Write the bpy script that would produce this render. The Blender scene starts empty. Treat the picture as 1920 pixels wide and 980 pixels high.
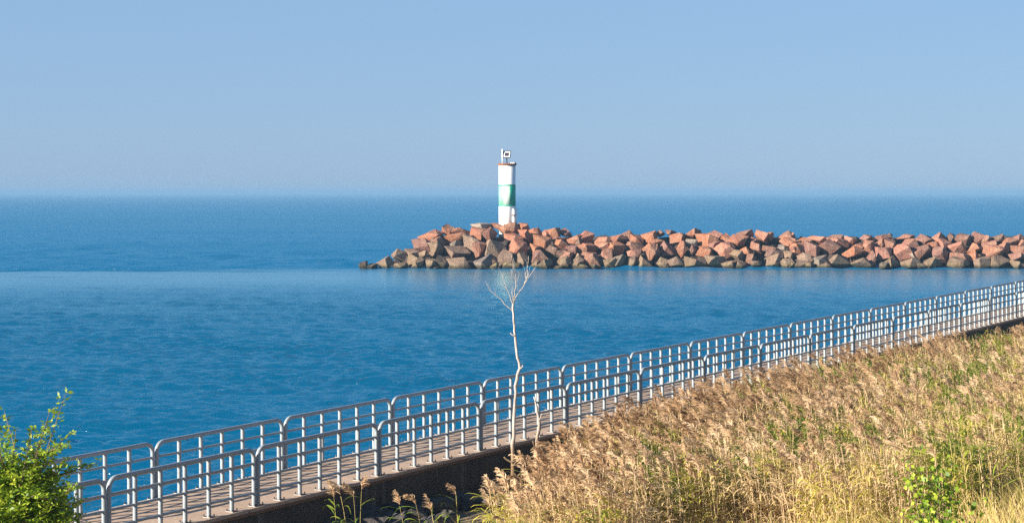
import bpy, bmesh, math, random
import numpy as np
from mathutils import Vector, Matrix, Euler

random.seed(7)
RNG = np.random.default_rng(7)
S = bpy.context.scene
C = S.collection

# ------------------------------------------------------------------ camera
K = 1.6                                   # lens length relative to 2000 photo pixels
F, CX, HZ = 2000.0 * K, 960.0, 361.0          # focal length (photo pixels), centre column, horizon row
CAMZ = 7.22                               # metres above the water
cd = bpy.data.cameras.new('camera')
cam = bpy.data.objects.new('camera', cd)
C.objects.link(cam)
cam.location = (0, 0, CAMZ)
cam.rotation_euler = (math.radians(90), 0, 0)
cd.sensor_width = 36.0
cd.lens = 36.0 * F / 1920
cd.shift_y = -(490 - HZ) / 1920
cd.clip_start, cd.clip_end = 0.1, 30000
S.camera = cam

# ------------------------------------------------------------------ light
SUN_EL = math.radians(19)
SUN_XY = Vector((-0.87, -0.49)).normalized()          # horizontal direction towards the sun
sun_dir = Vector((SUN_XY.x * math.cos(SUN_EL), SUN_XY.y * math.cos(SUN_EL), math.sin(SUN_EL)))
SUN_POWER, SKY_POWER, EXPOSURE = 5.0, 0.05, 1.45
w = bpy.data.worlds.new('World')
S.world = w
w.use_nodes = True
wn, wl = w.node_tree.nodes, w.node_tree.links
bg = wn['Background']
sky = wn.new('ShaderNodeTexSky')
sky.sky_type = 'NISHITA'
sky.sun_disc = False
sky.sun_elevation = SUN_EL
sky.sun_rotation = math.atan2(SUN_XY.x, SUN_XY.y)
sky.altitude = 0
sky.air_density, sky.dust_density, sky.ozone_density = 1.0, 0.3, 4.0
hs = wn.new('ShaderNodeHueSaturation')
hs.inputs['Saturation'].default_value = 1.15
wl.new(sky.outputs[0], hs.inputs['Color'])
mx_ = wn.new('ShaderNodeMix')                 # the even blue of a hazy lake sky over the clear-air gradient
mx_.data_type = 'RGBA'
tc_ = wn.new('ShaderNodeTexCoord')
sp_ = wn.new('ShaderNodeSeparateXYZ')
mr_ = wn.new('ShaderNodeMapRange')
for k_, v_ in zip((1, 2, 3, 4), (0.10, 0.60, 0.80, 0.15)):
    mr_.inputs[k_].default_value = v_
wl.new(tc_.outputs['Generated'], sp_.inputs[0])
wl.new(sp_.outputs[2], mr_.inputs[0])
wl.new(mr_.outputs[0], mx_.inputs[0])
mx_.inputs[7].default_value = (2.25, 3.58, 5.6, 1)
wl.new(hs.outputs[0], mx_.inputs[6])
wl.new(mx_.outputs[2], bg.inputs['Color'])
bg.inputs['Strength'].default_value = SKY_POWER
sd = bpy.data.lights.new('sun', 'SUN')
sd.energy = SUN_POWER
sd.angle = math.radians(0.53)
sd.color = (1.0, 0.89, 0.74)
so = bpy.data.objects.new('sun', sd)
C.objects.link(so)
so.rotation_euler = sun_dir.to_track_quat('Z', 'Y').to_euler()
so.location = (-30, -20, 60)
S.view_settings.view_transform = 'Standard'
S.view_settings.look = 'None'
S.view_settings.exposure = EXPOSURE
S.view_settings.gamma = 1
S.view_settings.use_curve_mapping = False
S.cycles.max_bounces = 8
S.cycles.transparent_max_bounces = 8
S.cycles.volume_bounces = 1
S.cycles.sample_clamp_direct = 1.5
S.cycles.use_denoising = False
S.cycles.sample_clamp_indirect = 3.0


def at(px, py, Y):
    """World point seen at photo pixel (px, py) at distance Y."""
    return Vector(((px - CX) / F * Y, Y, CAMZ - (py - HZ) / F * Y))


# ------------------------------------------------------------------ materials
def mat(name, color, rough=0.7, metal=0.0, spec=0.5):
    m = bpy.data.materials.new(name)
    m.use_nodes = True
    b = m.node_tree.nodes['Principled BSDF']
    b.inputs['Base Color'].default_value = (*color, 1)
    b.inputs['Roughness'].default_value = rough
    b.inputs['Metallic'].default_value = metal
    b.inputs['Specular IOR Level'].default_value = spec
    return m


class NT:
    """Small helper for node trees."""
    def __init__(self, m):
        self.n, self.l = m.node_tree.nodes, m.node_tree.links
        self.b = self.n['Principled BSDF']

    def new(self, t, **kw):
        nd = self.n.new(t)
        for k, v in kw.items():
            setattr(nd, k, v)
        return nd

    def set(self, nd, **kw):
        for k, v in kw.items():
            nd.inputs[k].default_value = v
        return nd

    def link(self, a, b):
        self.l.new(a, b)

    def noise(self, vec, scale, detail=3, rough=0.55, dist=0.0):
        nd = self.new('ShaderNodeTexNoise')
        nd.inputs['Scale'].default_value = scale
        nd.inputs['Detail'].default_value = detail
        nd.inputs['Roughness'].default_value = rough
        nd.inputs['Distortion'].default_value = dist
        if vec is not None:
            self.link(vec, nd.inputs['Vector'])
        return nd.outputs['Fac']

    def ramp(self, fac, stops):
        nd = self.new('ShaderNodeValToRGB')
        e = nd.color_ramp.elements
        while len(e) < len(stops):
            e.new(0.5)
        for el, (p, c) in zip(e, stops):
            el.position = p
            el.color = (*c, 1) if len(c) == 3 else c
        self.link(fac, nd.inputs['Fac'])
        return nd.outputs['Color']

    def math(self, op, a, b=None, clamp=False):
        nd = self.new('ShaderNodeMath', operation=op, use_clamp=clamp)
        for i, v in enumerate((a, b)):
            if v is None:
                continue
            if isinstance(v, (int, float)):
                nd.inputs[i].default_value = v
            else:
                self.link(v, nd.inputs[i])
        return nd.outputs[0]

    def mix(self, fac, a, b, blend='MIX'):
        nd = self.new('ShaderNodeMix', data_type='RGBA', blend_type=blend)
        for key, v in ((0, fac), (6, a), (7, b)):
            if isinstance(v, (int, float)):
                nd.inputs[key].default_value = v
            elif isinstance(v, tuple):
                nd.inputs[key].default_value = (*v, 1)
            else:
                self.link(v, nd.inputs[key])
        return nd.outputs[2]

    def mapr(self, v, a, b, c, d, smooth=False):
        nd = self.new('ShaderNodeMapRange')
        if smooth:
            nd.interpolation_type = 'SMOOTHSTEP'
        for i, x in zip((1, 2, 3, 4), (a, b, c, d)):
            nd.inputs[i].default_value = x
        self.link(v, nd.inputs[0])
        return nd.outputs[0]

    def pos(self):
        return self.new('ShaderNodeNewGeometry').outputs['Position']

    def objco(self):
        return self.new('ShaderNodeTexCoord').outputs['Object']

    def scaled(self, vec, sc, loc=(0, 0, 0)):
        nd = self.new('ShaderNodeMapping')
        nd.inputs['Scale'].default_value = sc
        nd.inputs['Location'].default_value = loc
        self.link(vec, nd.inputs['Vector'])
        return nd.outputs[0]

    def sep(self, vec):
        nd = self.new('ShaderNodeSeparateXYZ')
        self.link(vec, nd.inputs[0])
        return nd.outputs

    def bump(self, h, dist, strength=1.0):
        nd = self.new('ShaderNodeBump')
        nd.inputs['Distance'].default_value = dist
        if isinstance(strength, (int, float)):
            nd.inputs['Strength'].default_value = strength
        else:
            self.link(strength, nd.inputs['Strength'])
        self.link(h, nd.inputs['Height'])
        self.link(nd.outputs[0], self.b.inputs['Normal'])


def base(t, out):
    t.link(out, t.b.inputs['Base Color'])


# water ------------------------------------------------------------
M_water = mat('lake_water', (0.0, 0.10, 0.27), 0.08, 0, 0.5)
M_water.node_tree.nodes['Principled BSDF'].inputs['IOR'].default_value = 1.33
t = NT(M_water)
p = t.pos()
x, y, z = t.sep(p)
wob = t.math('MULTIPLY', t.math('SUBTRACT', t.noise(t.scaled(p, (0.03, 0.06, 1)), 1.0, 5, 0.65), 0.5), t.mapr(x, -85.0, -22.0, 75.0, 16.0))
wob = t.math('ADD', wob, t.mapr(x, -85.0, -22.0, 9.0, 0.0))
yy = t.math('ADD', y, wob)
lee_far = t.mapr(yy, 157.0, 168.0, 0.0, 1.0, True)          # beyond the breakwater line: open, choppy lake
lee_near = t.mapr(yy, 100.0, 146.0, 1.0, 0.0, True)          # near the pier: rippled again
wind = t.mapr(t.noise(t.scaled(p, (0.012, 0.03, 1)), 1.0, 3), 0.35, 0.65, 0.7, 1.15)
amp = t.math('ADD', 0.55, t.math('ADD', t.math('MULTIPLY', lee_far, 2.2), t.math('MULTIPLY', lee_near, 1.7)))
amp = t.math('MULTIPLY', amp, wind)
n1 = t.noise(t.scaled(p, (0.35, 0.75, 1)), 1.0, 2, 0.5, 0.3)
n2 = t.noise(t.scaled(p, (1.0, 2.0, 1), (3, 7, 0)), 1.0, 3, 0.6, 0.4)
n3 = t.noise(t.scaled(p, (3.2, 5.5, 1), (9, 2, 0)), 1.0, 2, 0.6, 0.2)
h = t.math('ADD', t.math('MULTIPLY', n1, 0.06), t.math('ADD', t.math('MULTIPLY', n2, 0.09), t.math('MULTIPLY', n3, 0.06)))
n0 = t.noise(t.scaled(p, (0.22, 0.16, 1), (5, 1, 0)), 1.0, 3, 0.6, 0.3)
h = t.math('ADD', t.math('MULTIPLY', h, amp), t.math('MULTIPLY', t.math('MULTIPLY', n0, 2.0), lee_far))
rgh = t.math('ADD', 0.20, t.math('ADD', t.math('MULTIPLY', lee_far, 0.09), t.math('MULTIPLY', lee_near, -0.05)))
bp_ = t.new('ShaderNodeBump')
bp_.inputs['Distance'].default_value = 1.0
t.link(h, bp_.inputs['Height'])
fr_ = t.new('ShaderNodeFresnel')
fr_.inputs['IOR'].default_value = 1.33
df_ = t.new('ShaderNodeBsdfDiffuse')
gl_ = t.new('ShaderNodeBsdfGlossy')
gl_.inputs['Color'].default_value = (0.72, 0.98, 1.0, 1)
t.link(t.mix(lee_far, (0.0, 0.116, 0.250), (0.0, 0.132, 0.295)), df_.inputs['Color'])
t.link(rgh, gl_.inputs['Roughness'])
up_ = t.new('ShaderNodeCombineXYZ')             # light scattered back from within the water does not follow the ripples
up_.inputs[2].default_value = 1.0
t.link(up_.outputs[0], df_.inputs['Normal'])
for nd_ in (fr_, gl_):
    t.link(bp_.outputs[0], nd_.inputs['Normal'])
ms_ = t.new('ShaderNodeMixShader')
t.link(t.math('MULTIPLY', fr_.outputs[0], t.mapr(lee_far, 0.0, 1.0, 1.0, 0.72)), ms_.inputs[0])   # steep open-lake chop shows less grazing reflection
t.link(df_.outputs[0], ms_.inputs[1])
t.link(gl_.outputs[0], ms_.inputs[2])
t.link(ms_.outputs[0], t.n['Material Output'].inputs['Surface'])
t.n.remove(t.b)

# boulders (colour of each one comes from its own object colour) ----
M_rock = mat('quarry_stone', (0.4, 0.2, 0.14), 0.85, 0, 0.3)
t = NT(M_rock)
oc = t.new('ShaderNodeObjectInfo')
o3 = t.objco()
v1 = t.noise(o3, 1.6, 5, 0.65)
v2 = t.noise(o3, 9.0, 4, 0.7)
v3 = t.noise(t.scaled(o3, (1, 1, 6)), 1.4, 4, 0.6, 0.5)
col = t.mix(t.mapr(v1, 0.35, 0.7, 0.0, 1.0), oc.outputs['Color'], t.mix(0.55, oc.outputs['Color'], (0.34, 0.25, 0.19)))
col = t.mix(t.mapr(v3, 0.5, 0.72, 0.0, 0.6), col, t.mix(1.0, col, (0.55, 0.46, 0.45), 'MULTIPLY'))
col = t.mix(1.0, col, t.ramp(v2, [(0.25, (0.45, 0.43, 0.42)), (0.5, (0.95, 0.95, 0.95)), (0.78, (1.3, 1.28, 1.25))]), 'MULTIPLY')
pz = t.sep(t.pos())[2]
pzn = t.math('ADD', pz, t.math('MULTIPLY', t.math('SUBTRACT', t.noise(t.pos(), 1.2, 3), 0.5), 0.5))
col = t.mix(t.mapr(pzn, 0.15, 0.62, 0.6, 0.0, True), col, (0.13, 0.10, 0.04))      # algae
col = t.mix(t.mapr(pzn, 0.10, 0.42, 0.92, 0.0, True), col, (0.022, 0.02, 0.014))      # wet line
base(t, col)
t.bump(t.math('ADD', t.math('MULTIPLY', v1, 0.6), t.math('MULTIPLY', v2, 0.35)), 0.3, 1.0)

M_core = mat('rubble_core', (0.10, 0.075, 0.06), 0.95)
t = NT(M_core)
base(t, t.ramp(t.noise(t.pos(), 1.2, 4), [(0.3, (0.02, 0.015, 0.012)), (0.7, (0.07, 0.045, 0.035))]))

# tower ---------------------------------------------------------------
M_white = mat('weathered_white_paint', (0.8, 0.8, 0.78), 0.5)
t = NT(M_white)
o3 = t.objco()
g = t.noise(t.scaled(o3, (2.5, 2.5, 0.6)), 1.4, 5, 0.7)
xx, yy2, zz = t.sep(o3)
right = t.mapr(xx, 0.25, 0.75, 0.0, 0.14)
gg = t.math('ADD', g, right)
col = t.mix(t.mapr(gg, 0.66, 0.76, 0.0, 0.55), (0.80, 0.80, 0.78), (0.34, 0.31, 0.28))
drip = t.noise(t.scaled(o3, (7, 7, 0.35)), 1.0, 3, 0.6)
col = t.mix(t.mapr(drip, 0.62, 0.75, 0.0, 0.3), col, (0.45, 0.30, 0.2))
base(t, col)
t.bump(g, 0.02, 0.4)

M_green = mat('faded_green_paint', (0.0, 0.22, 0.13), 0.55)
t = NT(M_green)
o3 = t.objco()
xx, yy2, zz = t.sep(o3)
g = t.noise(t.scaled(o3, (3.0, 3.0, 1.3)), 1.3, 5, 0.7)
fade = t.math('ADD', t.mapr(xx, 0.12, 0.42, 1.0, 0.0), t.math('MULTIPLY', t.math('SUBTRACT', g, 0.5), 1.6))
fade = t.math('ADD', fade, t.math('MULTIPLY', t.math('SUBTRACT', t.noise(t.scaled(o3, (4, 4, 0.5)), 1.0, 2), 0.55), 1.2))
fade2 = t.mapr(fade, 0.25, 0.75, 0.0, 1.0, True)
col = t.mix(fade2, (0.0, 0.36, 0.22), t.mix(t.mapr(t.math('ADD', xx, t.math('MULTIPLY', g, 0.5)), -0.25, 0.05, 0.0, 1.0), (0.20, 0.48, 0.31), (0.56, 0.70, 0.59)))
base(t, col)
M_ring = mat('green_paint', (0.0, 0.33, 0.20), 0.5)
M_rust = mat('rusty_steel', (0.20, 0.07, 0.03), 0.85)
t = NT(M_rust)
base(t, t.ramp(t.noise(t.objco(), 5, 5, 0.7), [(0.3, (0.08, 0.025, 0.012)), (0.55, (0.25, 0.085, 0.03)), (0.75, (0.36, 0.16, 0.07))]))
M_dark = mat('dark_metal', (0.03, 0.03, 0.035), 0.5, 0.4)
M_cell = mat('solar_cells', (0.03, 0.025, 0.03), 0.25)
M_pole = mat('white_pole', (0.75, 0.75, 0.75), 0.4)
M_boxgrey = mat('grey_box_paint', (0.55, 0.56, 0.57), 0.5)
M_conc = mat('tower_concrete', (0.38, 0.33, 0.28), 0.9)

# railing: galvanised steel
M_rail = mat('galvanised_steel', (0.42, 0.46, 0.50), 0.5, 0.0)
t = NT(M_rail)
g = t.noise(t.pos(), 9.0, 4, 0.65)
base(t, t.ramp(g, [(0.3, (0.22, 0.258, 0.285)), (0.7, (0.295, 0.335, 0.365))]))
t.link(t.mapr(g, 0.3, 0.7, 0.42, 0.6), t.b.inputs['Roughness'])
M_plate = mat('pale_steel_plate', (0.42, 0.40, 0.375), 0.6, 0.0)

# pier concrete
M_deck = mat('deck_concrete', (0.42, 0.33, 0.27), 0.9)
t = NT(M_deck)
o3 = t.objco()
a1 = t.noise(o3, 0.8, 5, 0.65)
a2 = t.noise(o3, 14, 3, 0.6)
xx, yy2, zz = t.sep(o3)
col = t.ramp(a1, [(0.3, (0.33, 0.23, 0.165)), (0.55, (0.41, 0.295, 0.215)), (0.75, (0.47, 0.35, 0.27))])
col = t.mix(1.0, col, t.ramp(a2, [(0.3, (0.86, 0.86, 0.86)), (0.7, (1.08, 1.08, 1.08))]), 'MULTIPLY')
jo = t.math('FRACT', t.math('MULTIPLY', xx, 1 / 2.857))
jn = t.math('LESS_THAN', t.math('ABSOLUTE', t.math('SUBTRACT', jo, 0.5)), 0.006)
col = t.mix(t.math('MULTIPLY', jn, 0.8), col, (0.10, 0.08, 0.065))
base(t, col)
t.bump(a2, 0.01, 0.5)
M_wall = mat('stained_concrete', (0.2, 0.17, 0.15), 0.9)
t = NT(M_wall)
o3 = t.objco()
st = t.noise(t.scaled(o3, (2.6, 2.6, 0.12)), 1.0, 4, 0.65)
a1 = t.noise(o3, 1.5, 5, 0.7)
zz = t.sep(o3)[2]
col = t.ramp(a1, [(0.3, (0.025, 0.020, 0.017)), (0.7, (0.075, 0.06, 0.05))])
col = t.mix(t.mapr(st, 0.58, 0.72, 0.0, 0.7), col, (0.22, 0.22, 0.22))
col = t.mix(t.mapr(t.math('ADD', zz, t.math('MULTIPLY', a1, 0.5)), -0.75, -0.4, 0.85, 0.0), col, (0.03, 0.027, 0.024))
jo = t.math('FRACT', t.math('MULTIPLY', t.sep(o3)[0], 1 / 5.714))
col = t.mix(t.math('LESS_THAN', jo, 0.004), col, (0.015, 0.013, 0.012))
base(t, col)
t.bump(a1, 0.03, 0.6)
M_edge = mat('rusty_edge', (0.13, 0.07, 0.045), 0.8)

# ground under the reeds
M_soil = mat('bank_soil', (0.09, 0.065, 0.04), 0.95)
t = NT(M_soil)
base(t, t.ramp(t.noise(t.pos(), 2.5, 5, 0.7), [(0.3, (0.10, 0.075, 0.045)), (0.7, (0.28, 0.20, 0.11))]))
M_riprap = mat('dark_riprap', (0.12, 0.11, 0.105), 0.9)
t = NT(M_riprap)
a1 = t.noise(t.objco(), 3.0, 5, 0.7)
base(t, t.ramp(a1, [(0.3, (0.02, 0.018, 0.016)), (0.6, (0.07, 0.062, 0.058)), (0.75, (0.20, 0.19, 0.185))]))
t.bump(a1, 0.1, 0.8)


def attr_mat(name, stops, rough=0.8, trans=0.25, spec=0.25):
    """Plant material: colour from each plant's own 'tint' value, with thin-leaf translucency."""
    m = mat(name, (0.3, 0.2, 0.1), rough, 0, spec)
    t = NT(m)
    a = t.new('ShaderNodeAttribute', attribute_name='tint')
    c = t.ramp(a.outputs['Fac'], stops)
    base(t, c)
    if trans:
        tr = t.new('ShaderNodeBsdfTranslucent')
        t.link(c, tr.inputs['Color'])
        ms = t.new('ShaderNodeMixShader')
        ms.inputs[0].default_value = trans
        out = t.n['Material Output']
        t.link(t.b.outputs[0], ms.inputs[1])
        t.link(tr.outputs[0], ms.inputs[2])
        t.link(ms.outputs[0], out.inputs['Surface'])
    return m


M_stem = attr_mat('reed_stem', [(0.0, (0.38, 0.36, 0.11)), (0.35, (0.58, 0.45, 0.22)), (0.7, (0.72, 0.56, 0.36)), (1.0, (0.66, 0.50, 0.33))], trans=0.1)
M_rleaf = attr_mat('reed_leaf', [(0.0, (0.10, 0.20, 0.025)), (0.3, (0.30, 0.36, 0.04)), (0.55, (0.55, 0.47, 0.08)), (0.75, (0.66, 0.50, 0.22)), (1.0, (0.72, 0.54, 0.31))], trans=0.35)
M_plume = attr_mat('reed_plume', [(0.0, (0.30, 0.175, 0.09)), (0.5, (0.54, 0.37, 0.215)), (1.0, (0.74, 0.57, 0.38))], trans=0.45)
M_grass = attr_mat('dry_grass', [(0.0, (0.16, 0.25, 0.03)), (0.25, (0.32, 0.30, 0.05)), (0.5, (0.58, 0.44, 0.19)), (0.75, (0.76, 0.57, 0.30)), (1.0, (0.72, 0.47, 0.23))], trans=0.3)
M_leaf = attr_mat('shrub_leaf', [(0.0, (0.04, 0.10, 0.012)), (0.4, (0.14, 0.25, 0.02)), (0.75, (0.31, 0.43, 0.03)), (1.0, (0.50, 0.53, 0.06))], 0.5, 0.4, 0.4)
M_bark = mat('shrub_bark', (0.16, 0.11, 0.07), 0.9)
M_dead = mat('bleached_deadwood', (0.45, 0.38, 0.33), 0.85)
t = NT(M_dead)
g = t.noise(t.scaled(t.objco(), (8, 8, 1.4)), 2.0, 5, 0.7)
zz = t.sep(t.pos())[2]
c1 = t.ramp(g, [(0.3, (0.17, 0.145, 0.125)), (0.5, (0.36, 0.33, 0.305)), (0.7, (0.52, 0.49, 0.46))])
c2 = t.ramp(g, [(0.35, (0.08, 0.05, 0.028)), (0.65, (0.30, 0.20, 0.105))])
base(t, t.mix(t.mapr(t.math('ADD', zz, g), 2.0, 3.0, 1.0, 0.0, True), c1, c2))
t.bump(g, 0.03, 0.7)


# ------------------------------------------------------------------ object helpers
def tag(o, label=None, cat=None, group=None, kind=None):
    if label: o['label'] = label
    if cat: o['category'] = cat
    if group: o['group'] = group
    if kind: o['kind'] = kind
    return o


def empty(name, loc):
    o = bpy.data.objects.new(name, None)
    C.objects.link(o)
    o.location = loc
    o.empty_display_size = 0.2
    return o


def mesh_obj(name, bm, m, parent=None, smooth=False):
    me = bpy.data.meshes.new(name)
    bmesh.ops.recalc_face_normals(bm, faces=bm.faces[:])
    bm.to_mesh(me)
    bm.free()
    for mm in (m if isinstance(m, (list, tuple)) else [m]):
        me.materials.append(mm)
    if smooth:
        for f in me.polygons:
            f.use_smooth = True
    o = bpy.data.objects.new(name, me)
    C.objects.link(o)
    if parent:
        o.parent = parent
    return o


def box(bm, c, s, rot=None):
    g = bmesh.ops.create_cube(bm, size=1.0)
    M = Matrix.Translation(c) @ (rot.to_4x4() if rot else Matrix.Identity(4)) @ Matrix.Diagonal((*s, 1))
    bmesh.ops.transform(bm, matrix=M, verts=g['verts'])
    return g['verts']


def tube(bm, pts, radii, n=8, caps=True):
    """Round bar along a list of points."""
    pts = [Vector(q) for q in pts]
    if not isinstance(radii, (list, tuple)):
        radii = [radii] * len(pts)
    rings = []
    up = None
    for i, q in enumerate(pts):
        d = (pts[min(i + 1, len(pts) - 1)] - pts[max(i - 1, 0)]).normalized()
        if up is None:
            up = d.orthogonal().normalized()
        a = (up - d * up.dot(d))
        a = a.normalized() if a.length > 1e-6 else d.orthogonal().normalized()
        up = a
        b = d.cross(a)
        rings.append([bm.verts.new(q + (a * math.cos(2 * math.pi * k / n) + b * math.sin(2 * math.pi * k / n)) * radii[i]) for k in range(n)])
    for r0, r1 in zip(rings, rings[1:]):
        for k in range(n):
            bm.faces.new((r0[k], r0[(k + 1) % n], r1[(k + 1) % n], r1[k]))
    if caps:
        bm.faces.new(rings[0][::-1])
        bm.faces.new(rings[-1])


def copy_tree(o, parent=None):
    c = o.copy()
    C.objects.link(c)
    if parent is not None:
        c.parent = parent
    for ch in o.children:
        copy_tree(ch, c)
    return c


def ordinal(i):
    words = ['first', 'second', 'third', 'fourth', 'fifth', 'sixth', 'seventh', 'eighth', 'ninth', 'tenth', 'eleventh', 'twelfth']
    if i <= 12:
        return words[i - 1]
    suf = 'th' if 10 <= i % 100 <= 20 else {1: 'st', 2: 'nd', 3: 'rd'}.get(i % 10, 'th')
    return f'{i}{suf}'


# ------------------------------------------------------------------ pier line and bank
D = Vector((1.02, K, 0.0)).normalized()      # direction of the pier, away from the camera
Nq = Vector((K, -1.02, 0.0)).normalized()   # horizontal, from the pier towards the bank
SLOPE = 0.018 / K                                  # rise per metre of Y
Z0 = CAMZ - 6.22
L = math.hypot(2.04, 2.0 * K)


def front(Y):                                  # foot of the landward railing
    return Vector((1.02 / K * Y - 25.2, Y, Z0 + SLOPE * Y))


def q_of(X, Y):                                # distance from the pier face towards the bank
    return (25.2 + X - 1.02 / K * Y) / math.hypot(1.02 / K, 1.0)


QX = np.array([-40, -4, 0.0, 1.3, 2.8, 9.6, 13.2, 16.8, 21.6, 31.0, 70])
QZ = np.array([-2.5, -1.5, 0.46, 0.50, 0.56, 0.95, 1.6, 2.6, 5.3, 5.7, 6.0])


def zg(q):
    return np.interp(q, QX, QZ)


# water: one sheet whose rows lie closer together near the shore, with real wind waves
vnear, vfar = 1 / 20.0, 1 / 9000.0
rowY = 1 / np.linspace(vnear, vfar, 1600)
rowY = np.concatenate([[-80, -20, 0, 12], rowY])
tanX = np.linspace(-0.62, 0.62, 1150)
spread = np.maximum(rowY, 0) + np.where(rowY < 19.9, 60 - 2 * np.maximum(rowY, 0), 20 * np.clip(1 - (rowY - 20) / 90, 0, 1))
WX = spread[:, None] * tanX[None, :]
WY = np.repeat(rowY[:, None], len(tanX), 1)
dY = np.abs(np.gradient(rowY))[:, None]
dX = (spread * (tanX[1] - tanX[0]))[:, None]


def sstep(a, b, v):
    u = np.clip((v - a) / (b - a), 0, 1)
    return u * u * (3 - 2 * u)


rgw = np.random.default_rng(15)
edge = WY + 2.2 * np.sin(WX * 0.11) + 1.5 * np.sin(WX * 0.037 + 1.0) + np.interp(WX, [-85, -22], [9, 0])
near_f = 1 - sstep(98, 146, edge)
far_f = sstep(159, 166, edge)
patch = 0.8 + 0.25 * np.sin(WX * 0.21 + WY * 0.33) * np.sin(WX * 0.07 - WY * 0.11 + 2) + 0.12 * np.sin(WX * 0.5 + 1.7 * WY)
WZ = np.zeros_like(WX)
for k in range(70):
    lam = 0.32 * (22 ** ((k + rgw.random()) / 70))          # 0.3 m ripples to 7 m lake waves
    th = math.radians(90 + rgw.normal(0, 19))               # crests roughly across the view
    kx, ky = 2 * math.pi / lam * math.cos(th), 2 * math.pi / lam * math.sin(th)
    steep = 0.060 if lam < 0.5 else (0.108 if lam < 1.3 else 0.046)
    a = steep * lam / (2 * math.pi)
    gain = near_f * (1.3 if lam < 1.6 else 0.3) + (1 - near_f) * (1 - far_f) * (0.35 if lam < 1.2 else 0.12) + far_f * (1.6 if lam > 0.8 else 0.8)
    keep = np.clip(1.5 - dY * abs(math.sin(th)) * 2.6 / lam, 0, 1) * np.clip(1.5 - dX * 2.6 * abs(math.cos(th)) / lam, 0, 1)
    ph = kx * WX + ky * WY + rgw.uniform(0, 6.28)
    WZ += a * gain * keep * np.interp(WY, [30, 62], [0.62, 1.0]) * (np.sin(ph) + 0.25 * np.cos(2 * ph)) * patch
nr, nc = WX.shape
me = bpy.data.meshes.new('water')
co = np.stack([WX, WY, WZ], -1).reshape(-1, 3).astype(np.float32)
ii = (np.arange(nr - 1)[:, None] * nc + np.arange(nc - 1)[None, :]).ravel()
fq = np.stack([ii, ii + 1, ii + nc + 1, ii + nc], 1).astype(np.int32)
me.vertices.add(len(co)); me.vertices.foreach_set('co', co.ravel())
me.loops.add(fq.size); me.loops.foreach_set('vertex_index', fq.ravel())
me.polygons.add(len(fq))
me.polygons.foreach_set('loop_start', np.arange(0, fq.size, 4, dtype=np.int32))
me.polygons.foreach_set('loop_total', np.full(len(fq), 4, dtype=np.int32))
me.polygons.foreach_set('use_smooth', np.ones(len(fq), dtype=bool))
me.materials.append(M_water)
me.update(calc_edges=True)
wo = bpy.data.objects.new('water', me)
C.objects.link(wo)
tag(wo, kind='structure')

# ground
gx = np.linspace(-45, 110, 125)
gy = np.linspace(-30, 150, 140)
GX, GY = np.meshgrid(gx, gy)
GZ = zg(q_of(GX, GY)) + RNG.normal(0, 0.03, GX.shape)
bm = bmesh.new()
vs = [[bm.verts.new((GX[j, i], GY[j, i], GZ[j, i])) for i in range(len(gx))] for j in range(len(gy))]
for j in range(len(gy) - 1):
    for i in range(len(gx) - 1):
        if max(GZ[j:j + 2, i:i + 2].flat) > -2.4:
            bm.faces.new((vs[j][i], vs[j][i + 1], vs[j + 1][i + 1], vs[j + 1][i]))
tag(mesh_obj('ground', bm, M_soil, smooth=True), kind='structure')

# haze over the lake
bm = bmesh.new()
box(bm, (0, 4600, 4.75), (19000, 9400, 14.5))
M_haze = bpy.data.materials.new('lake_haze')
M_haze.use_nodes = True
nt = M_haze.node_tree
nt.nodes.remove(nt.nodes['Principled BSDF'])
pv = nt.nodes.new('ShaderNodeVolumePrincipled')
pv.inputs['Color'].default_value = (0.205, 0.365, 0.525, 1)
pv.inputs['Density'].default_value = 0.00045
pv.inputs['Anisotropy'].default_value = 0.0
nt.links.new(pv.outputs[0], nt.nodes['Material Output'].inputs['Volume'])
tag(mesh_obj('haze', bm, M_haze), kind='stuff')

# ------------------------------------------------------------------ pier
YA, YB = 6.4, 106.0
pier_angle = math.atan2(D.y, D.x)
pitch = math.atan2(SLOPE * (YB - YA), (front(YB) - front(YA)).xy.length)
pier = empty('pier', front(YA))
pier.rotation_euler = Euler((0, -pitch, pier_angle), 'XYZ')
tag(pier, 'long narrow concrete pier with stained dark side wall between reeds and lake', 'pier')
plen = (front(YB) - front(YA)).length
WID = 2.07
bm = bmesh.new()          # local x along the pier, y towards the lake
box(bm, (plen / 2, WID / 2, -0.06), (plen, WID + 0.30, 0.12))
bmesh.ops.bevel(bm, geom=bm.edges[:], offset=0.012, segments=1, affect='EDGES')
mesh_obj('deck', bm, M_deck, pier)
bm = bmesh.new()
box(bm, (plen / 2, WID / 2, -1.33), (plen - 0.02, WID + 0.24, 2.42))
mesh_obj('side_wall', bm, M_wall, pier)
bm = bmesh.new()
box(bm, (plen / 2, -0.1535, -0.085), (plen, 0.006, 0.045))
mesh_obj('edge_strip', bm, M_edge, pier)

# ------------------------------------------------------------------ railings
RH, PR, MR = 1.07, 0.042, 0.025
GAP = 0.054
rail = empty('railing_panel', (0, 0, 0))
rail['category'] = 'railing'
x0, x1 = GAP, L - GAP
R = 0.18
path = [(x0, 0, 0.0), (x0, 0, RH - R)]
path += [(x0 + R - R * math.cos(a), 0, RH - R + R * math.sin(a)) for a in [math.radians(15 * k) for k in range(1, 6)]]
path += [(x0 + R, 0, RH)]
path += [(x0 + (x1 - x0) * k / 8, 0, RH) for k in range(1, 8)]
path += [(x1 - R, 0, RH)]
path += [(x1 - R + R * math.sin(a), 0, RH - R + R * math.cos(a)) for a in [math.radians(15 * k) for k in range(1, 6)]]
path += [(x1, 0, RH - R), (x1, 0, 0.0)]
bm = bmesh.new()
tube(bm, path, PR, 12, False)
mesh_obj('hoop_frame', bm, M_rail, rail, True)


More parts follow.
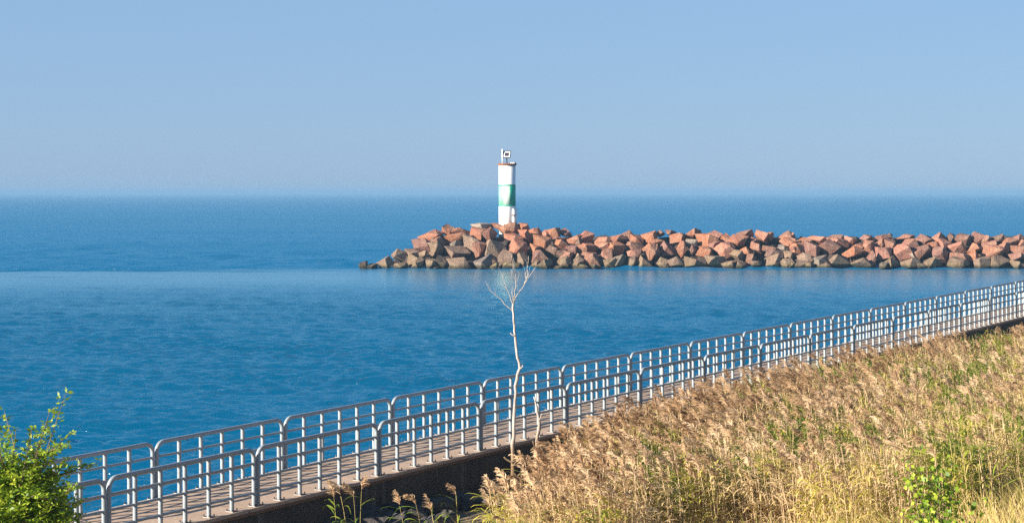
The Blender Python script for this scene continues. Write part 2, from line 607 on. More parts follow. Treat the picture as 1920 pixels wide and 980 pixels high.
def plate_bm():
    bm = bmesh.new()
    box(bm, (0, 0, 0.008), (0.15, 0.17, 0.012))
    bmesh.ops.bevel(bm, geom=bm.edges[:], offset=0.003, segments=1, affect='EDGES')
    n0 = len(bm.faces)
    for sx in (-1, 1):
        for sy in (-1, 1):
            g = bmesh.ops.create_cone(bm, cap_ends=True, segments=6, radius1=0.015, radius2=0.011, depth=0.045)
            bmesh.ops.translate(bm, vec=(0.060 * sx, 0.068 * sy, 0.034), verts=g['verts'])
    bm.faces.ensure_lookup_table()
    for f in bm.faces[n0:]:
        f.material_index = 1
    return bm


pl0 = None
for k in range(7):
    px_ = x0 + (x1 - x0) * k / 6
    par = rail
    if 0 < k < 6:
        bm = bmesh.new()
        tube(bm, [(px_, 0, 0), (px_, 0, RH - 0.02)], PR * 0.95, 12, False)
        par = mesh_obj('post', bm, M_rail, rail, True)
    if pl0 is None:
        pl0 = mesh_obj('base_plate', plate_bm(), [M_plate, M_dark], par)
    else:
        c = pl0.copy(); C.objects.link(c); c.parent = par; c.location = (px_, 0, 0); continue
    pl0.location = (px_, 0, 0)
for zz_ in (0.245, 0.535, 0.80):
    bm = bmesh.new()
    tube(bm, [(x0, 0, zz_), ((x0 + x1) / 2, 0, zz_), (x1, 0, zz_)], MR, 10, False)
    mesh_obj('middle_rail', bm, M_rail, rail, True)

panels = [('land', K * (18.0 + 2.0 * k), k + 1) for k in range(-1, 15)] + [('lake', K * (18.41 + 2.0 * k), k) for k in range(0, 17)]
for i, (side, Y, k) in enumerate(panels):
    o = rail if i == 0 else copy_tree(rail)
    P = front(Y)
    if side == 'lake':
        P.x = 1.02 / K * Y - 27.65
    o.location = P
    o.rotation_euler = Euler((0, -pitch, pier_angle), 'XYZ')
    which = 'landward' if side == 'land' else 'lakeside'
    n = k + 1
    if n == 1:
        lab = f'{which} grey pipe railing panel nearest the leafy tree, cut by the picture edge'
    else:
        lab = f'{which} grey pipe railing panel, {ordinal(n)} along the pier counting from the leafy tree'
    tag(o, lab, 'railing', f'{which} railing panels along the pier')

# ------------------------------------------------------------------ breakwater
COL = dict(p=(0.38, 0.16, 0.105), o=(0.39, 0.142, 0.072), b=(0.14, 0.072, 0.055), r=(0.27, 0.120, 0.088), t=(0.25, 0.165, 0.108),
           g=(0.21, 0.18, 0.16), l=(0.27, 0.215, 0.09), w=(0.40, 0.34, 0.28))
CNAME = dict(p='salmon pink', o='rusty orange', b='dark brown', r='reddish brown', t='tan', g='grey', l='olive stained', w='pale')
A = """92,465,65,62,b 160,475,90,40,t 272,445,140,100,t 385,390,120,110,t 395,472,125,50,t 490,370,110,70,t 500,410,100,90,t 535,458,105,100,t
580,380,70,70,t 640,235,200,110,o 575,305,160,115,r 690,240,95,95,b 680,355,130,150,t 705,285,110,95,r 655,462,95,90,t 745,445,110,115,t
692,490,65,45,t 790,180,100,95,o 832,172,70,45,b 895,192,150,65,o 850,247,210,90,o 850,300,95,70,g 862,358,200,90,t 865,455,200,95,t
975,297,120,140,t 1040,205,140,100,o 1060,147,170,50,w 1045,337,120,130,p 1060,445,160,125,g 1130,212,120,110,p 1185,152,90,55,o
1175,347,165,175,t 1165,477,75,60,l 1255,402,120,125,t 1290,472,150,60,l 1290,172,185,105,p 1330,242,160,70,o 1355,332,145,150,o
1385,432,120,135,t 1405,167,95,85,o 1422,232,125,100,o 1505,207,110,85,o 1500,342,90,100,o 1560,292,145,145,o 1500,452,60,50,t
1545,397,155,105,r 1587,215,65,75,p 1575,462,120,80,t 1642,212,115,95,o 1690,267,115,70,p 1705,302,115,85,o 1745,197,105,65,p
1640,342,110,75,b 1722,372,110,70,b 1800,262,125,95,o 1797,342,105,70,r 1735,442,110,90,t 1680,490,120,40,l 1762,387,110,70,p
1847,442,125,95,t 1880,342,90,90,o 1880,482,90,42,l"""
B = """80,160,150,112,o 22,202,60,70,b 230,192,140,70,p 345,182,175,90,o 450,147,100,95,r 110,252,130,80,o 220,242,120,80,p 345,262,140,115,o
120,337,165,100,p 250,317,125,125,p 32,332,80,70,t 70,407,95,42,l 165,407,65,42,g 290,387,110,105,t 370,367,125,115,g 505,172,140,85,o
627,152,135,95,o 725,127,80,60,r 810,120,85,50,r 500,242,140,90,r 500,297,120,70,p 490,367,100,115,t 590,367,115,105,t 642,297,145,155,p
642,237,100,60,o 690,192,150,60,o 745,372,100,80,t 785,257,145,135,r 870,167,120,90,o 902,262,95,135,o 1000,142,145,115,o 985,212,95,75,w
1015,267,80,90,r 870,372,160,98,t 1022,372,195,98,t 1120,192,185,115,o 1195,142,125,80,p 1187,232,115,85,p 1100,282,140,90,o 1287,172,95,95,o
1277,272,195,140,p 1195,362,175,95,t 1300,387,110,55,t 1377,322,125,105,t 1387,202,165,125,o 1440,132,165,80,r 1450,277,110,70,o
1542,247,95,100,p 1532,192,95,70,r 1602,162,135,125,p 1657,152,75,70,o 1500,342,90,80,r 1547,387,90,55,t 1410,387,90,65,t 1667,262,145,65,r
1700,302,140,70,b 1692,357,125,115,t 1795,152,155,95,p 1832,202,155,80,o 1762,252,70,60,g 1815,312,90,70,t 1817,382,120,75,t 1880,267,115,110,o"""
D_ = """20,137,60,55,p 35,187,80,60,p 65,252,125,110,p 125,187,110,70,o 225,182,165,80,p 370,162,145,62,r 185,242,135,125,r 327,237,165,135,r
415,202,135,90,p 485,177,115,70,p 110,317,120,80,t 80,367,135,65,t 267,337,135,80,g 20,367,60,60,t 170,377,90,55,t 287,377,125,38,t
410,342,155,100,t 522,272,175,85,o 570,227,110,55,o 640,162,120,60,r 657,232,125,105,p 650,312,110,105,p 582,357,165,75,t 750,202,100,80,p
777,157,135,60,r 815,137,60,38,b 825,222,95,115,r 775,287,125,100,p 950,152,145,55,p 965,212,175,90,p 930,272,145,125,p 1000,292,70,90,w
1100,167,150,80,r 1230,157,110,90,r 1325,152,70,70,b 1082,272,165,120,r 1185,222,100,70,o 1267,207,115,90,p 1227,287,125,110,r 840,352,100,95,t
770,377,70,45,g 987,357,175,80,t 1070,362,100,65,g 1142,357,100,85,t 1197,332,100,60,t 1420,172,135,85,r 1382,242,155,110,p 1542,157,105,95,p
1602,172,110,70,r 1690,162,135,70,b 1512,237,125,80,p 1392,312,155,70,r 1377,347,175,85,t 1507,302,110,95,o 1642,212,125,70,p 1572,352,125,80,t
1667,272,185,110,p 1722,347,155,85,t 1752,242,115,90,p 1802,197,125,80,p 1862,172,105,90,r 1872,257,125,70,p 1902,207,60,70,p 1862,312,135,70,r
1852,367,90,45,t"""
rocks = []
for txt, ox, oy, sc in ((A, 660, 390, 4.364), (B, 1080, 410, 4.571), (D_, 1480, 410, 4.364)):
    for s in txt.split():
        a = s.split(',')
        cx, cy, ww, hh = (float(q) for q in a[:4])
        rocks.append((ox + cx / sc, oy + cy / sc, ww / sc, hh / sc, a[4]))


def rock_bm(rs, wx, wy, wz, rough=0.21):
    """Angular quarry block: a skewed, chopped box fitted to the wanted extents."""
    bm = bmesh.new()
    dims = (1.0, rs.uniform(0.6, 1.0), rs.uniform(0.55, 0.95))
    pts = []
    for sx in (-1, 1):
        for sy in (-1, 1):
            for sz in (-1, 1):
                c = Vector((sx * dims[0], sy * dims[1], sz * dims[2])) * 0.5
                c += Vector((rs.uniform(-rough, rough), rs.uniform(-rough, rough), rs.uniform(-rough, rough)))
                if rs.random() < 0.33:           # knocked-off corner: two points instead of one
                    e = rs.choice((Vector((1, 0, 0)), Vector((0, 1, 0)), Vector((0, 0, 1))))
                    k = rs.uniform(0.2, 0.45)
                    pts.append(c - Vector((sx * k * e.x, sy * k * e.y, sz * k * e.z)))
                    e2 = Vector((e.y, e.z, e.x))
                    pts.append(c - Vector((sx * k * e2.x, sy * k * e2.y, sz * k * e2.z)) * 0.8)
                else:
                    pts.append(c)
    rot = Euler((rs.uniform(-0.6, 0.6), rs.uniform(-0.6, 0.6), rs.randrange(4) * 1.571 + 0.85 + rs.uniform(-0.5, 0.5)))
    M = rot.to_matrix()
    vs = [bm.verts.new(M @ c) for c in pts]
    r = bmesh.ops.convex_hull(bm, input=vs)
    bmesh.ops.delete(bm, geom=list({g for g in r['geom_interior'] + r['geom_unused'] if isinstance(g, bmesh.types.BMVert)}), context='VERTS')
    bmesh.ops.dissolve_limit(bm, angle_limit=math.radians(9), verts=bm.verts[:], edges=bm.edges[:])
    lo = Vector([min(v.co[i] for v in bm.verts) for i in range(3)])
    hi = Vector([max(v.co[i] for v in bm.verts) for i in range(3)])
    ce = (lo + hi) / 2
    for v in bm.verts:
        d = v.co - ce
        v.co = Vector((d.x * wx / (hi.x - lo.x), d.y * wy / (hi.y - lo.y), d.z * wz / (hi.z - lo.z)))
    m = min(wx, wy, wz)
    bmesh.ops.bevel(bm, geom=bm.edges[:], offset=m * 0.022, segments=1, affect='EDGES', clamp_overlap=True)
    bmesh.ops.triangulate(bm, faces=bm.faces[:])
    bmesh.ops.subdivide_edges(bm, edges=[e for e in bm.edges if e.calc_length() > m * 0.3], cuts=1)
    for v in bm.verts:
        v.co += Vector((rs.gauss(0, 1), rs.gauss(0, 1), rs.gauss(0, 1))) * m * 0.010
    return bm


rows = {'crest': [], 'middle': [], 'waterline': []}
for r in rocks:
    bottom = r[1] + r[3] / 2
    # crest rocks show against the lake: nothing lies above them
    above = any(abs(r[0] - s[0]) < (r[2] + s[2]) * 0.28 and s[1] < r[1] - 5 for s in rocks)
    rows['waterline' if bottom > 492 else ('middle' if above else 'crest')].append(r)
for row, lst in rows.items():
    lst.sort()
    rs = random.Random(hash(row) % 1 + len(row) * 13)
    for i, (cx, cy, ww, hh, c) in enumerate(lst):
        Y = 162.7 + max(0, 497 - cy) / 62 * 5.0
        k = Y / F
        wx, wz = ww * k * 1.13, hh * k * 1.13
        P = at(cx, cy, Y)
        if row == 'waterline':              # stands in the water: reach below the surface
            low = P.z - wz / 2
            if low > -0.25:
                wz += low + 0.25
                P.z -= (low + 0.25) / 2
        wy = (wx + wz) / 2 * rs.uniform(0.85, 1.15)
        o = mesh_obj('boulder', rock_bm(rs, wx, max(wy, 1.2), wz), M_rock)
        o.location = P
        j = [rs.uniform(0.74, 1.15) * (0.74 if row == 'waterline' else 1.0), rs.uniform(0.86, 1.13)]
        cc = [0.88 * q for q in COL[c]]
        o.color = (cc[0] * j[0], cc[1] * j[0] * (0.97 + 0.06 * rs.random()), cc[2] * j[0] * j[1], 1)
        asp = ww / hh
        shape = 'slab' if asp > 1.75 else ('upright block' if asp < 0.9 else 'block')
        size = 'large' if ww * hh > 900 else ('small' if ww * hh < 330 else 'medium')
        if row == 'crest':
            left = [q for q in lst if q[0] < 951]
            nl = len(left)
            if cx < 951:
                where = f'{ordinal(nl - i)} crest rock left of the light tower'
            else:
                where = f'{ordinal(i - nl + 1)} crest rock right of the light tower'
        elif row == 'waterline':
            where = f'{ordinal(i + 1)} rock at the waterline from the breakwater tip'
        else:
            where = f'{ordinal(i + 1)} rock of the middle rows from the breakwater tip'
        tag(o, f'{size} {CNAME[c]} {shape}, {where}', 'boulder', 'boulders of the breakwater')

# rubble core that the boulders lie on
bm = bmesh.new()
xs = np.linspace(-13.5, 75, 180)
prof = [(99.2, -0.9), (100.2, 0.35), (102.2, 1.75), (104.2, 2.75), (106.3, 2.75), (108.5, 1.4), (111.5, -0.9)]
rs = random.Random(3)
vs = []
for xx_ in xs:
    f = min(1.0, max(0.0, (xx_ + 13.5) / 6.5)) ** 0.8
    vs.append([bm.verts.new((xx_, 169.1 + (yy_ - 105) * (0.25 + 0.75 * f) + rs.gauss(0, 0.2), -0.9 + (zz_ + 0.9) * f + (rs.gauss(0, 0.18) if zz_ > -0.5 else 0)))
               for yy_, zz_ in prof])
for a, b in zip(vs, vs[1:]):
    for k in range(len(prof) - 1):
        bm.faces.new((a[k], b[k], b[k + 1], a[k + 1]))
tag(mesh_obj('terrain_rubble_core', bm, M_core), kind='structure')

# ------------------------------------------------------------------ light tower
TY = 169.1
tb = at(951, 425, TY)
TR = 15.7 / F * TY
tz = lambda py: CAMZ - (py - HZ) / F * TY
zb = 2.3
tower = empty('light_tower', (tb.x, TY, zb))
tag(tower, 'white cylindrical harbour light tower with green band standing on the boulder breakwater', 'light tower')


def cyl(bm, r, z0_, z1_, n=48, r2=None, cap=True):
    g = bmesh.ops.create_cone(bm, cap_ends=cap, segments=n, radius1=r, radius2=r if r2 is None else r2, depth=z1_ - z0_)
    bmesh.ops.translate(bm, vec=(0, 0, (z0_ + z1_) / 2), verts=g['verts'])
    return g['verts']


def smooth_by_angle(o):
    for f in o.data.polygons:
        f.use_smooth = abs(f.normal.z) < 0.7
    return o


zr = lambda py: tz(py) - zb
bm = bmesh.new(); cyl(bm, TR, 0.0, zr(309)); smooth_by_angle(mesh_obj('shaft', bm, M_white, tower))
bm = bmesh.new(); cyl(bm, TR + 0.006, zr(385), zr(347.5)); smooth_by_angle(mesh_obj('green_band', bm, M_green, tower))
for a_, b_ in ((348.5, 346), (386.5, 384)):
    bm = bmesh.new(); cyl(bm, TR + 0.014, zr(a_), zr(b_)); smooth_by_angle(mesh_obj('stripe', bm, M_ring, tower))
bm = bmesh.new()
cyl(bm, TR + 0.10, zr(310.0), zr(307.0))
for k in range(24):
    a = 2 * math.pi * k / 24
    g = cyl(bm, 0.035, zr(307.2), zr(305.8), 6)
    bmesh.ops.translate(bm, vec=(math.cos(a) * (TR + 0.03), math.sin(a) * (TR + 0.03), 0), verts=g)
smooth_by_angle(mesh_obj('cap_flange', bm, M_rust, tower))
bm = bmesh.new(); box(bm, ((960.5 - 951) / F * TY, -0.25, zr(306.2)), (0.42, 0.35, 0.14)); mesh_obj('battery_box', bm, M_pole, tower)
bm = bmesh.new(); box(bm, ((965 - 951) / F * TY, -0.1, zr(306.3)), (0.26, 0.3, 0.16)); mesh_obj('junction_box', bm, M_dark, tower)
# pole with a small light
mx = (942 - 951) / F * TY
bm = bmesh.new(); tube(bm, [(mx, -0.2, zr(307)), (mx, -0.2, zr(283))], 0.055, 10)
mast = mesh_obj('lamp_pole', bm, M_pole, tower, True)
bm = bmesh.new()
g = bmesh.ops.create_uvsphere(bm, u_segments=12, v_segments=8, radius=0.085)
bmesh.ops.transform(bm, matrix=Matrix.Translation((mx, -0.2, zr(281.8))) @ Matrix.Diagonal((1, 1, 1.4, 1)), verts=g['verts'])
mesh_obj('lamp', bm, M_pole, mast, True)
# solar panel on its stand
sx_ = (950.3 - 951) / F * TY
bm = bmesh.new()
tube(bm, [(sx_, -0.2, zr(307)), (sx_, -0.2, zr(296))], 0.05, 8)
tube(bm, [(sx_ - 0.10, -0.2, zr(305.5)), (sx_, -0.2, zr(301.5)), (sx_ + 0.08, -0.2, zr(305.5))], 0.03, 6)
box(bm, (sx_, -0.2, zr(299.5)), (0.13, 0.13, 0.10))
mesh_obj('panel_stand', bm, M_dark, tower)
sp = empty('solar_panel', (sx_, -0.26, zr(289.8)))
sp.parent = tower
sp.rotation_euler = (math.radians(-24), 0, math.radians(-14))
pw, ph = 0.78, 0.76
bm = bmesh.new()
for s in (-1, 1):
    box(bm, (s * (pw / 2 - 0.035), 0, 0), (0.07, 0.09, ph))
    box(bm, (0, 0, s * (ph / 2 - 0.035)), (pw - 0.14, 0.086, 0.07))
mesh_obj('panel_frame', bm, M_dark, sp)
bm = bmesh.new(); box(bm, (0, 0.01, 0), (pw - 0.14, 0.04, ph - 0.14)); mesh_obj('backing', bm, M_pole, sp)
bm = bmesh.new()
for i in range(2):
    for j in range(3):
        box(bm, (-0.108 + 0.216 * i, -0.02, -0.13 + 0.13 * j), (0.208, 0.03, 0.124))
mesh_obj('cells', bm, M_cell, sp)
# equipment cabinet on the right flank
ang = math.radians(-38)
cabp = Vector((math.cos(ang) * (TR + 0.04), math.sin(ang) * (TR + 0.04), (zr(391) + zr(417)) / 2))
cab = empty('cabinet', cabp)
cab.parent = tower
cab.rotation_euler = (0, 0, ang)
ch = zr(391) - zr(416)
bm = bmesh.new(); box(bm, (0.06, 0, 0), (0.22, 0.52, ch)); bmesh.ops.bevel(bm, geom=bm.edges[:], offset=0.015, segments=1, affect='EDGES')
mesh_obj('cabinet_body', bm, M_boxgrey, cab)
bm = bmesh.new(); box(bm, (0.182, 0, 0), (0.022, 0.46, ch - 0.10)); mesh_obj('cabinet_door', bm, M_pole, cab)
bm = bmesh.new(); tube(bm, [(0.1, -0.42, 0.05), (0.16, -0.30, 0.05), (0.24, 0.02, 0.05)], 0.04, 8); tube(bm, [(0.1, -0.42, 0.12), (0.1, -0.42, -0.05)], 0.06, 8)
mesh_obj('latch_bar', bm, M_rust, cab)
bm = bmesh.new(); tube(bm, [(0.06, 0.12, -ch / 2), (0.06, 0.16, -ch / 2 - 0.25), (0.02, -0.05, -ch / 2 - 0.6)], 0.05, 8)
mesh_obj('conduit', bm, M_dark, cab)
bm = bmesh.new(); cyl(bm, TR + 0.5, -0.6, 0.02, 24); mesh_obj('footing', bm, M_conc, tower)

# ------------------------------------------------------------------ riprap along the pier wall
rip = [(610, 985, .62, .4), (655, 968, .5, .4), (702, 958, .75, .55), (716, 975, .5, .4), (745, 962, .55, .4), (690, 990, .7, .4), (770, 972, .6, .42), (800, 945, .75, .36),
       (838, 950, .5, .34), (790, 982, .7, .4), (836, 978, .5, .36), (868, 922, .6, .34), (880, 940, .5, .3), (905, 905, .6, .34), (845, 918, .45, .3), (812, 920, .4, .28), (930, 890, .5, .3),
       (775, 940, .4, .3), (745, 990, .6, .4)]
rs = random.Random(21)
for i, (px_, py_, ww, hh) in enumerate(rip):
    d = 21.0 * K
    for _ in range(60):                       # walk down the line of sight to the bank
        P = at(px_, py_, d)
        if P.z <= zg(q_of(P.x, P.y)) + hh * 0.35:
            break
        d += 0.05
        if q_of(P.x, P.y) < 0.45:
            break
    P.z = min(P.z, float(zg(q_of(P.x, P.y))) + hh * 0.35)
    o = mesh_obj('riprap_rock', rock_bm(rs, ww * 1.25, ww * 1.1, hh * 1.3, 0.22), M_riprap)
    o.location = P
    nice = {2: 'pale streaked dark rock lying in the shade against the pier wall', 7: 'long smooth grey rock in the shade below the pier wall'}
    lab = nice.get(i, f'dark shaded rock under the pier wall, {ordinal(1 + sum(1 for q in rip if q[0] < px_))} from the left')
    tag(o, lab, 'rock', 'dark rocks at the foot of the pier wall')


# ------------------------------------------------------------------ reeds
class Soup:
    """Collects many strips as one mesh, with a tint value per vertex and a material per face."""
    def __init__(self):
        self.v, self.f, self.m, self.t = [], [], [], []
        self.n = 0

    def add(self, v, f, m, t):
        v = np.asarray(v, dtype=np.float32)
        self.v.append(v)
        self.f.append(np.asarray(f, dtype=np.int32) + self.n)
        self.m.append(np.full(len(f), m, dtype=np.int32) if np.isscalar(m) else np.asarray(m, dtype=np.int32))
        self.t.append(np.full(len(v), t, dtype=np.float32) if np.isscalar(t) else np.asarray(t, dtype=np.float32))
        self.n += len(v)

    def build(self, name, mats, parent=None, smooth=False):
        v = np.concatenate(self.v); f = np.concatenate(self.f); m = np.concatenate(self.m); tt = np.concatenate(self.t)
        me = bpy.data.meshes.new(name)
        me.vertices.add(len(v)); me.vertices.foreach_set('co', v.ravel())
        me.loops.add(f.size); me.loops.foreach_set('vertex_index', f.ravel())
        me.polygons.add(len(f))
        me.polygons.foreach_set('loop_start', np.arange(0, f.size, 4, dtype=np.int32))
        me.polygons.foreach_set('loop_total', np.full(len(f), 4, dtype=np.int32))
        for q in mats:
            me.materials.append(q)
        me.polygons.foreach_set('material_index', m)
        if smooth:
            me.polygons.foreach_set('use_smooth', np.ones(len(f), dtype=bool))
        a = me.attributes.new('tint', 'FLOAT', 'POINT')
        a.data.foreach_set('value', np.clip(tt, 0, 1))
        me.update(calc_edges=True)
        o = bpy.data.objects.new(name, me)
        C.objects.link(o)
        if parent:
            o.parent = parent
        return o


def ribbon(pts, widths, side):
    """Flat strip along pts, returns verts and quads."""
    pts = np.asarray(pts); w_ = np.asarray(widths)[:, None] * np.asarray(side)[None, :] * 0.5
    v = np.empty((len(pts) * 2, 3)); v[0::2] = pts - w_; v[1::2] = pts + w_
    f = [(2 * i, 2 * i + 1, 2 * i + 3, 2 * i + 2) for i in range(len(pts) - 1)]
    return v, f


def reed_proto(rg, H, leaves=6, branch=44, bare=False):
    """One reed: (stem, leaves, plume) lists of (verts, faces), rooted at the origin."""
    lean = rg.normal(0, 0.05, 2) + np.array([-0.07, 0.0])
    s = np.linspace(0, 1, 6)
    axis = np.stack([lean[0] * H * s ** 2, lean[1] * H * s ** 2, H * s], 1)
    stem, leaf, plume = [], [], []
    for k in range(2):
        a = k * math.pi / 2 + rg.uniform(0, 1)
        stem.append(ribbon(axis, np.linspace(0.013, 0.007, 6), (math.cos(a), math.sin(a), 0)))
    for k in range(leaves):
        u = rg.uniform(0.35, 0.95)
        p0 = np.array([np.interp(u, s, axis[:, i]) for i in range(3)])
        a = rg.uniform(0, 6.28) if rg.random() < 0.5 else rg.normal(math.pi, 0.8)
        ln = rg.uniform(0.28, 0.55)
        up = rg.uniform(0.3, 1.1)
        r = np.linspace(0, 1, 5)
        hor = ln * np.sin(r * 1.3) / 1.3 * 1.1
        ver = ln * (up * r - (up + rg.uniform(0.0, 0.7)) * 0.62 * r ** 2)
        pts = np.stack([p0[0] + math.cos(a) * hor, p0[1] + math.sin(a) * hor, p0[2] + ver], 1)
        leaf.append(ribbon(pts, np.array([0.012, 0.03, 0.028, 0.018, 0.003]), (-math.sin(a), math.cos(a), rg.uniform(-0.4, 0.4))))
    if not bare:
        tip = axis[-1]
        a = rg.normal(math.pi, 0.55)                     # plumes nod downwind, to the left
        PL = rg.uniform(0.26, 0.42)
        bend = rg.uniform(0.5, 1.6)
        r = np.linspace(0, 1, 7)
        ang = r * bend
        hor = np.concatenate([[0], np.cumsum(np.sin(ang[1:]))]) * PL / 6
        ver = np.concatenate([[0], np.cumsum(np.cos(ang[1:]))]) * PL / 6
        ax = np.stack([tip[0] + math.cos(a) * hor, tip[1] + math.sin(a) * hor, tip[2] + ver], 1)
        for k in range(branch):
            u = rg.uniform(0, 1)
            p0 = np.array([np.interp(u, r, ax[:, i]) for i in range(3)])
            d = ax[min(6, int(u * 6) + 1)] - ax[min(5, int(u * 6))]
            d = d / np.linalg.norm(d)
            o_ = rg.normal(0, 1, 3)
            o_ = o_ - d * o_.dot(d)
            o_ /= np.linalg.norm(o_)
            bl = (0.13 * (1 - u) + 0.05) * rg.uniform(0.7, 1.2)
            dirn = d * 0.85 + o_ * rg.uniform(0.25, 0.75) + np.array([math.cos(a) * 0.15, math.sin(a) * 0.15, -0.12])
            dirn /= np.linalg.norm(dirn)
            q1 = p0 + dirn * bl * 0.55
            q2 = p0 + dirn * bl + np.array([math.cos(a) * .2, math.sin(a) * .2, -0.25]) * bl
            sd_ = np.cross(dirn, rg.normal(0, 1, 3)); sd_ /= np.linalg.norm(sd_)
            plume.append(ribbon(np.stack([p0, q1, q2]), np.array([0.007, 0.019, 0.004]), sd_))
    return stem, leaf, plume


def pack(proto):
    V, Fc, Mi = [], [], []
    n = 0
    for mi, grp in enumerate(proto):
        for v, f in grp:
            V.append(v); Fc.append(np.asarray(f) + n); Mi.append(np.full(len(f), mi)); n += len(v)
    vm = np.concatenate([np.full(len(v), mi) for mi, grp in enumerate(proto) for v, f in grp])
    return np.concatenate(V), np.concatenate(Fc), np.concatenate(Mi), vm


rg = np.random.default_rng(11)
protos = [pack(reed_proto(rg, 1.0 * rg.uniform(1.55, 1.95))) for _ in range(26)]
bares = [pack(reed_proto(rg, rg.uniform(1.3, 1.8), 3, 0, True)) for _ in range(12)]
leafy = [pack(reed_proto(rg, rg.uniform(1.45, 1.9), 20, 0, True)) for _ in range(10)]


def vnoise(X, Y, sc, seed):
    """Smooth value noise on the ground."""
    r = np.random.default_rng(seed).random((64, 64))
    a, b = X / sc + 31.3, Y / sc + 17.7
    i, j = np.floor(a).astype(int), np.floor(b).astype(int)
    fa, fb = a - i, b - j
    fa, fb = fa * fa * (3 - 2 * fa), fb * fb * (3 - 2 * fb)
    g = lambda p_, q_: r[p_ % 64, q_ % 64]
    return (g(i, j) * (1 - fa) + g(i + 1, j) * fa) * (1 - fb) + (g(i, j + 1) * (1 - fa) + g(i + 1, j + 1) * fa) * fb


QMIN_Y = np.array([10, 15, 17, 20, 23, 28, 32, 36, 42, 60])
QMIN = np.array([9.0, 6.8, 5.4, 4.0, 2.7, 1.75, 1.55, 2.2, 3.4, 4.5])


def scatter(n, ylo, yhi, qlo, qhi, rg):
    """Random ground spots within what the picture can show plus a margin."""
    X = rg.uniform(-6, 40, n * 8); Y = rg.uniform(ylo, yhi, n * 8)
    q = q_of(X, Y)
    u = X / Y * F + CX
    ok = (q > qlo(Y)) & (q < qhi(X, Y)) & (u > 780) & (u < 2150)
    X, Y = X[ok][:n], Y[ok][:n]
    return X, Y, q_of(X, Y)


reeds = Soup()
rg = np.random.default_rng(5)
X, Y, q = scatter(14500, 12 * K, 58 * K, lambda Y: 1.2 * np.interp(Y, QMIN_Y * K, QMIN), lambda X, Y: 8.2 + 4.0 * np.clip((X - 3) / 5, 0, 1) + vnoise(X, Y, 1.5, 2) * 1.2, rg)
green = vnoise(X, Y, 1.6, 8) * 0.6 + vnoise(X, Y, 0.6, 9) * 0.4
dens = vnoise(X, Y, 2.3, 4)
for i in range(len(X)):
    if dens[i] < 0.22 and rg.random() < 0.6:
        continue
    r_ = rg.random()
    # far right and front margin: mostly bare stalks; elsewhere plumed reeds
    u_ = X[i] / Y[i] * F + CX
    pbare = np.clip(max((q[i] - 6.2) / 3.6, (u_ - 1500) / 500), 0.05, 0.72)
    pbare = max(pbare, 0.55 * (dens[i] > 0.55))
    pleaf = 0.50 + 0.75 * (green[i] > 0.60)
    if r_ < pleaf * 0.6:
        V, Fc, Mi, vm = leafy[rg.integers(len(leafy))]
    elif r_ < pleaf * 0.6 + pbare * 0.8:
        V, Fc, Mi, vm = bares[rg.integers(len(bares))]
    else:
        V, Fc, Mi, vm = protos[rg.integers(len(protos))]
    s_ = rg.uniform(0.82, 1.06)
    a = rg.normal(0, 0.45)
    ca, sa = math.cos(a) * s_, math.sin(a) * s_
    W = np.stack([V[:, 0] * ca - V[:, 1] * sa + X[i], V[:, 0] * sa + V[:, 1] * ca + Y[i], V[:, 2] * s_ + zg(q[i]) - 0.05], 1)
    g_ = 1.0 - np.clip((green[i] - 0.42) / 0.32, 0, 1)
    tv = np.choose(vm, [np.clip(g_ * 0.8 + rg.uniform(0, 0.25), 0, 1), np.clip(g_ * 0.75 + rg.uniform(-0.05, 0.25), 0, 1), rg.uniform(0.02, 0.75) if q[i] < 6.0 else rg.uniform(0.25, 1.0)])
    reeds.add(W, Fc, Mi, tv)
ro = reeds.build('reed_bed', [M_stem, M_rleaf, M_plume])
tag(ro, 'dense bed of tall dry reeds with brown plumes on the bank below the pier', 'reeds', kind='stuff')

# low dry grass in front of the reeds
gr = Soup()
rg = np.random.default_rng(6)
X, Y, q = scatter(62000, 8 * K, 34 * K, lambda Y: 5.2 + 0 * Y, lambda X, Y: 18.5 + 0 * X, rg)
tuft = vnoise(X, Y, 0.5, 12)
pat = vnoise(X, Y, 1.8, 13)
for i in range(len(X)):
    H = rg.uniform(0.55, 1.15) * (0.7 + 0.6 * tuft[i])
    a = rg.uniform(0, 6.28)
    bend = rg.uniform(0.05, 0.5) * H
    r = np.linspace(0, 1, 4)
    z_ = float(zg(q[i])) - 0.03
    pts = np.stack([X[i] + (math.cos(a) * bend - 0.12 * H) * r ** 2, Y[i] + math.sin(a) * bend * r ** 2, z_ + H * (r - 0.12 * r ** 3)], 1)
    b = rg.uniform(0, 6.28)
    v_, f_ = ribbon(pts, np.array([0.010, 0.012, 0.009, 0.002]), (math.cos(b), math.sin(b), 0))
    tv = 0.55 + rg.uniform(-0.1, 0.42)
    if pat[i] > 0.56 and rg.random() < 0.75 and q[i] < 13.8:
        tv = rg.uniform(0.05, 0.42)
    u_ = X[i] / Y[i] * F + CX
    if u_ > 1600 and rg.random() < 0.35 + 0.6 * (tuft[i] > 0.5):
        tv = rg.uniform(0.12, 0.75)
    gr.add(v_, f_, 0, tv)
go = gr.build('dry_grass', [M_grass])
tag(go, 'low straw coloured grass in front of the reeds at the bottom edge', 'grass', kind='stuff')

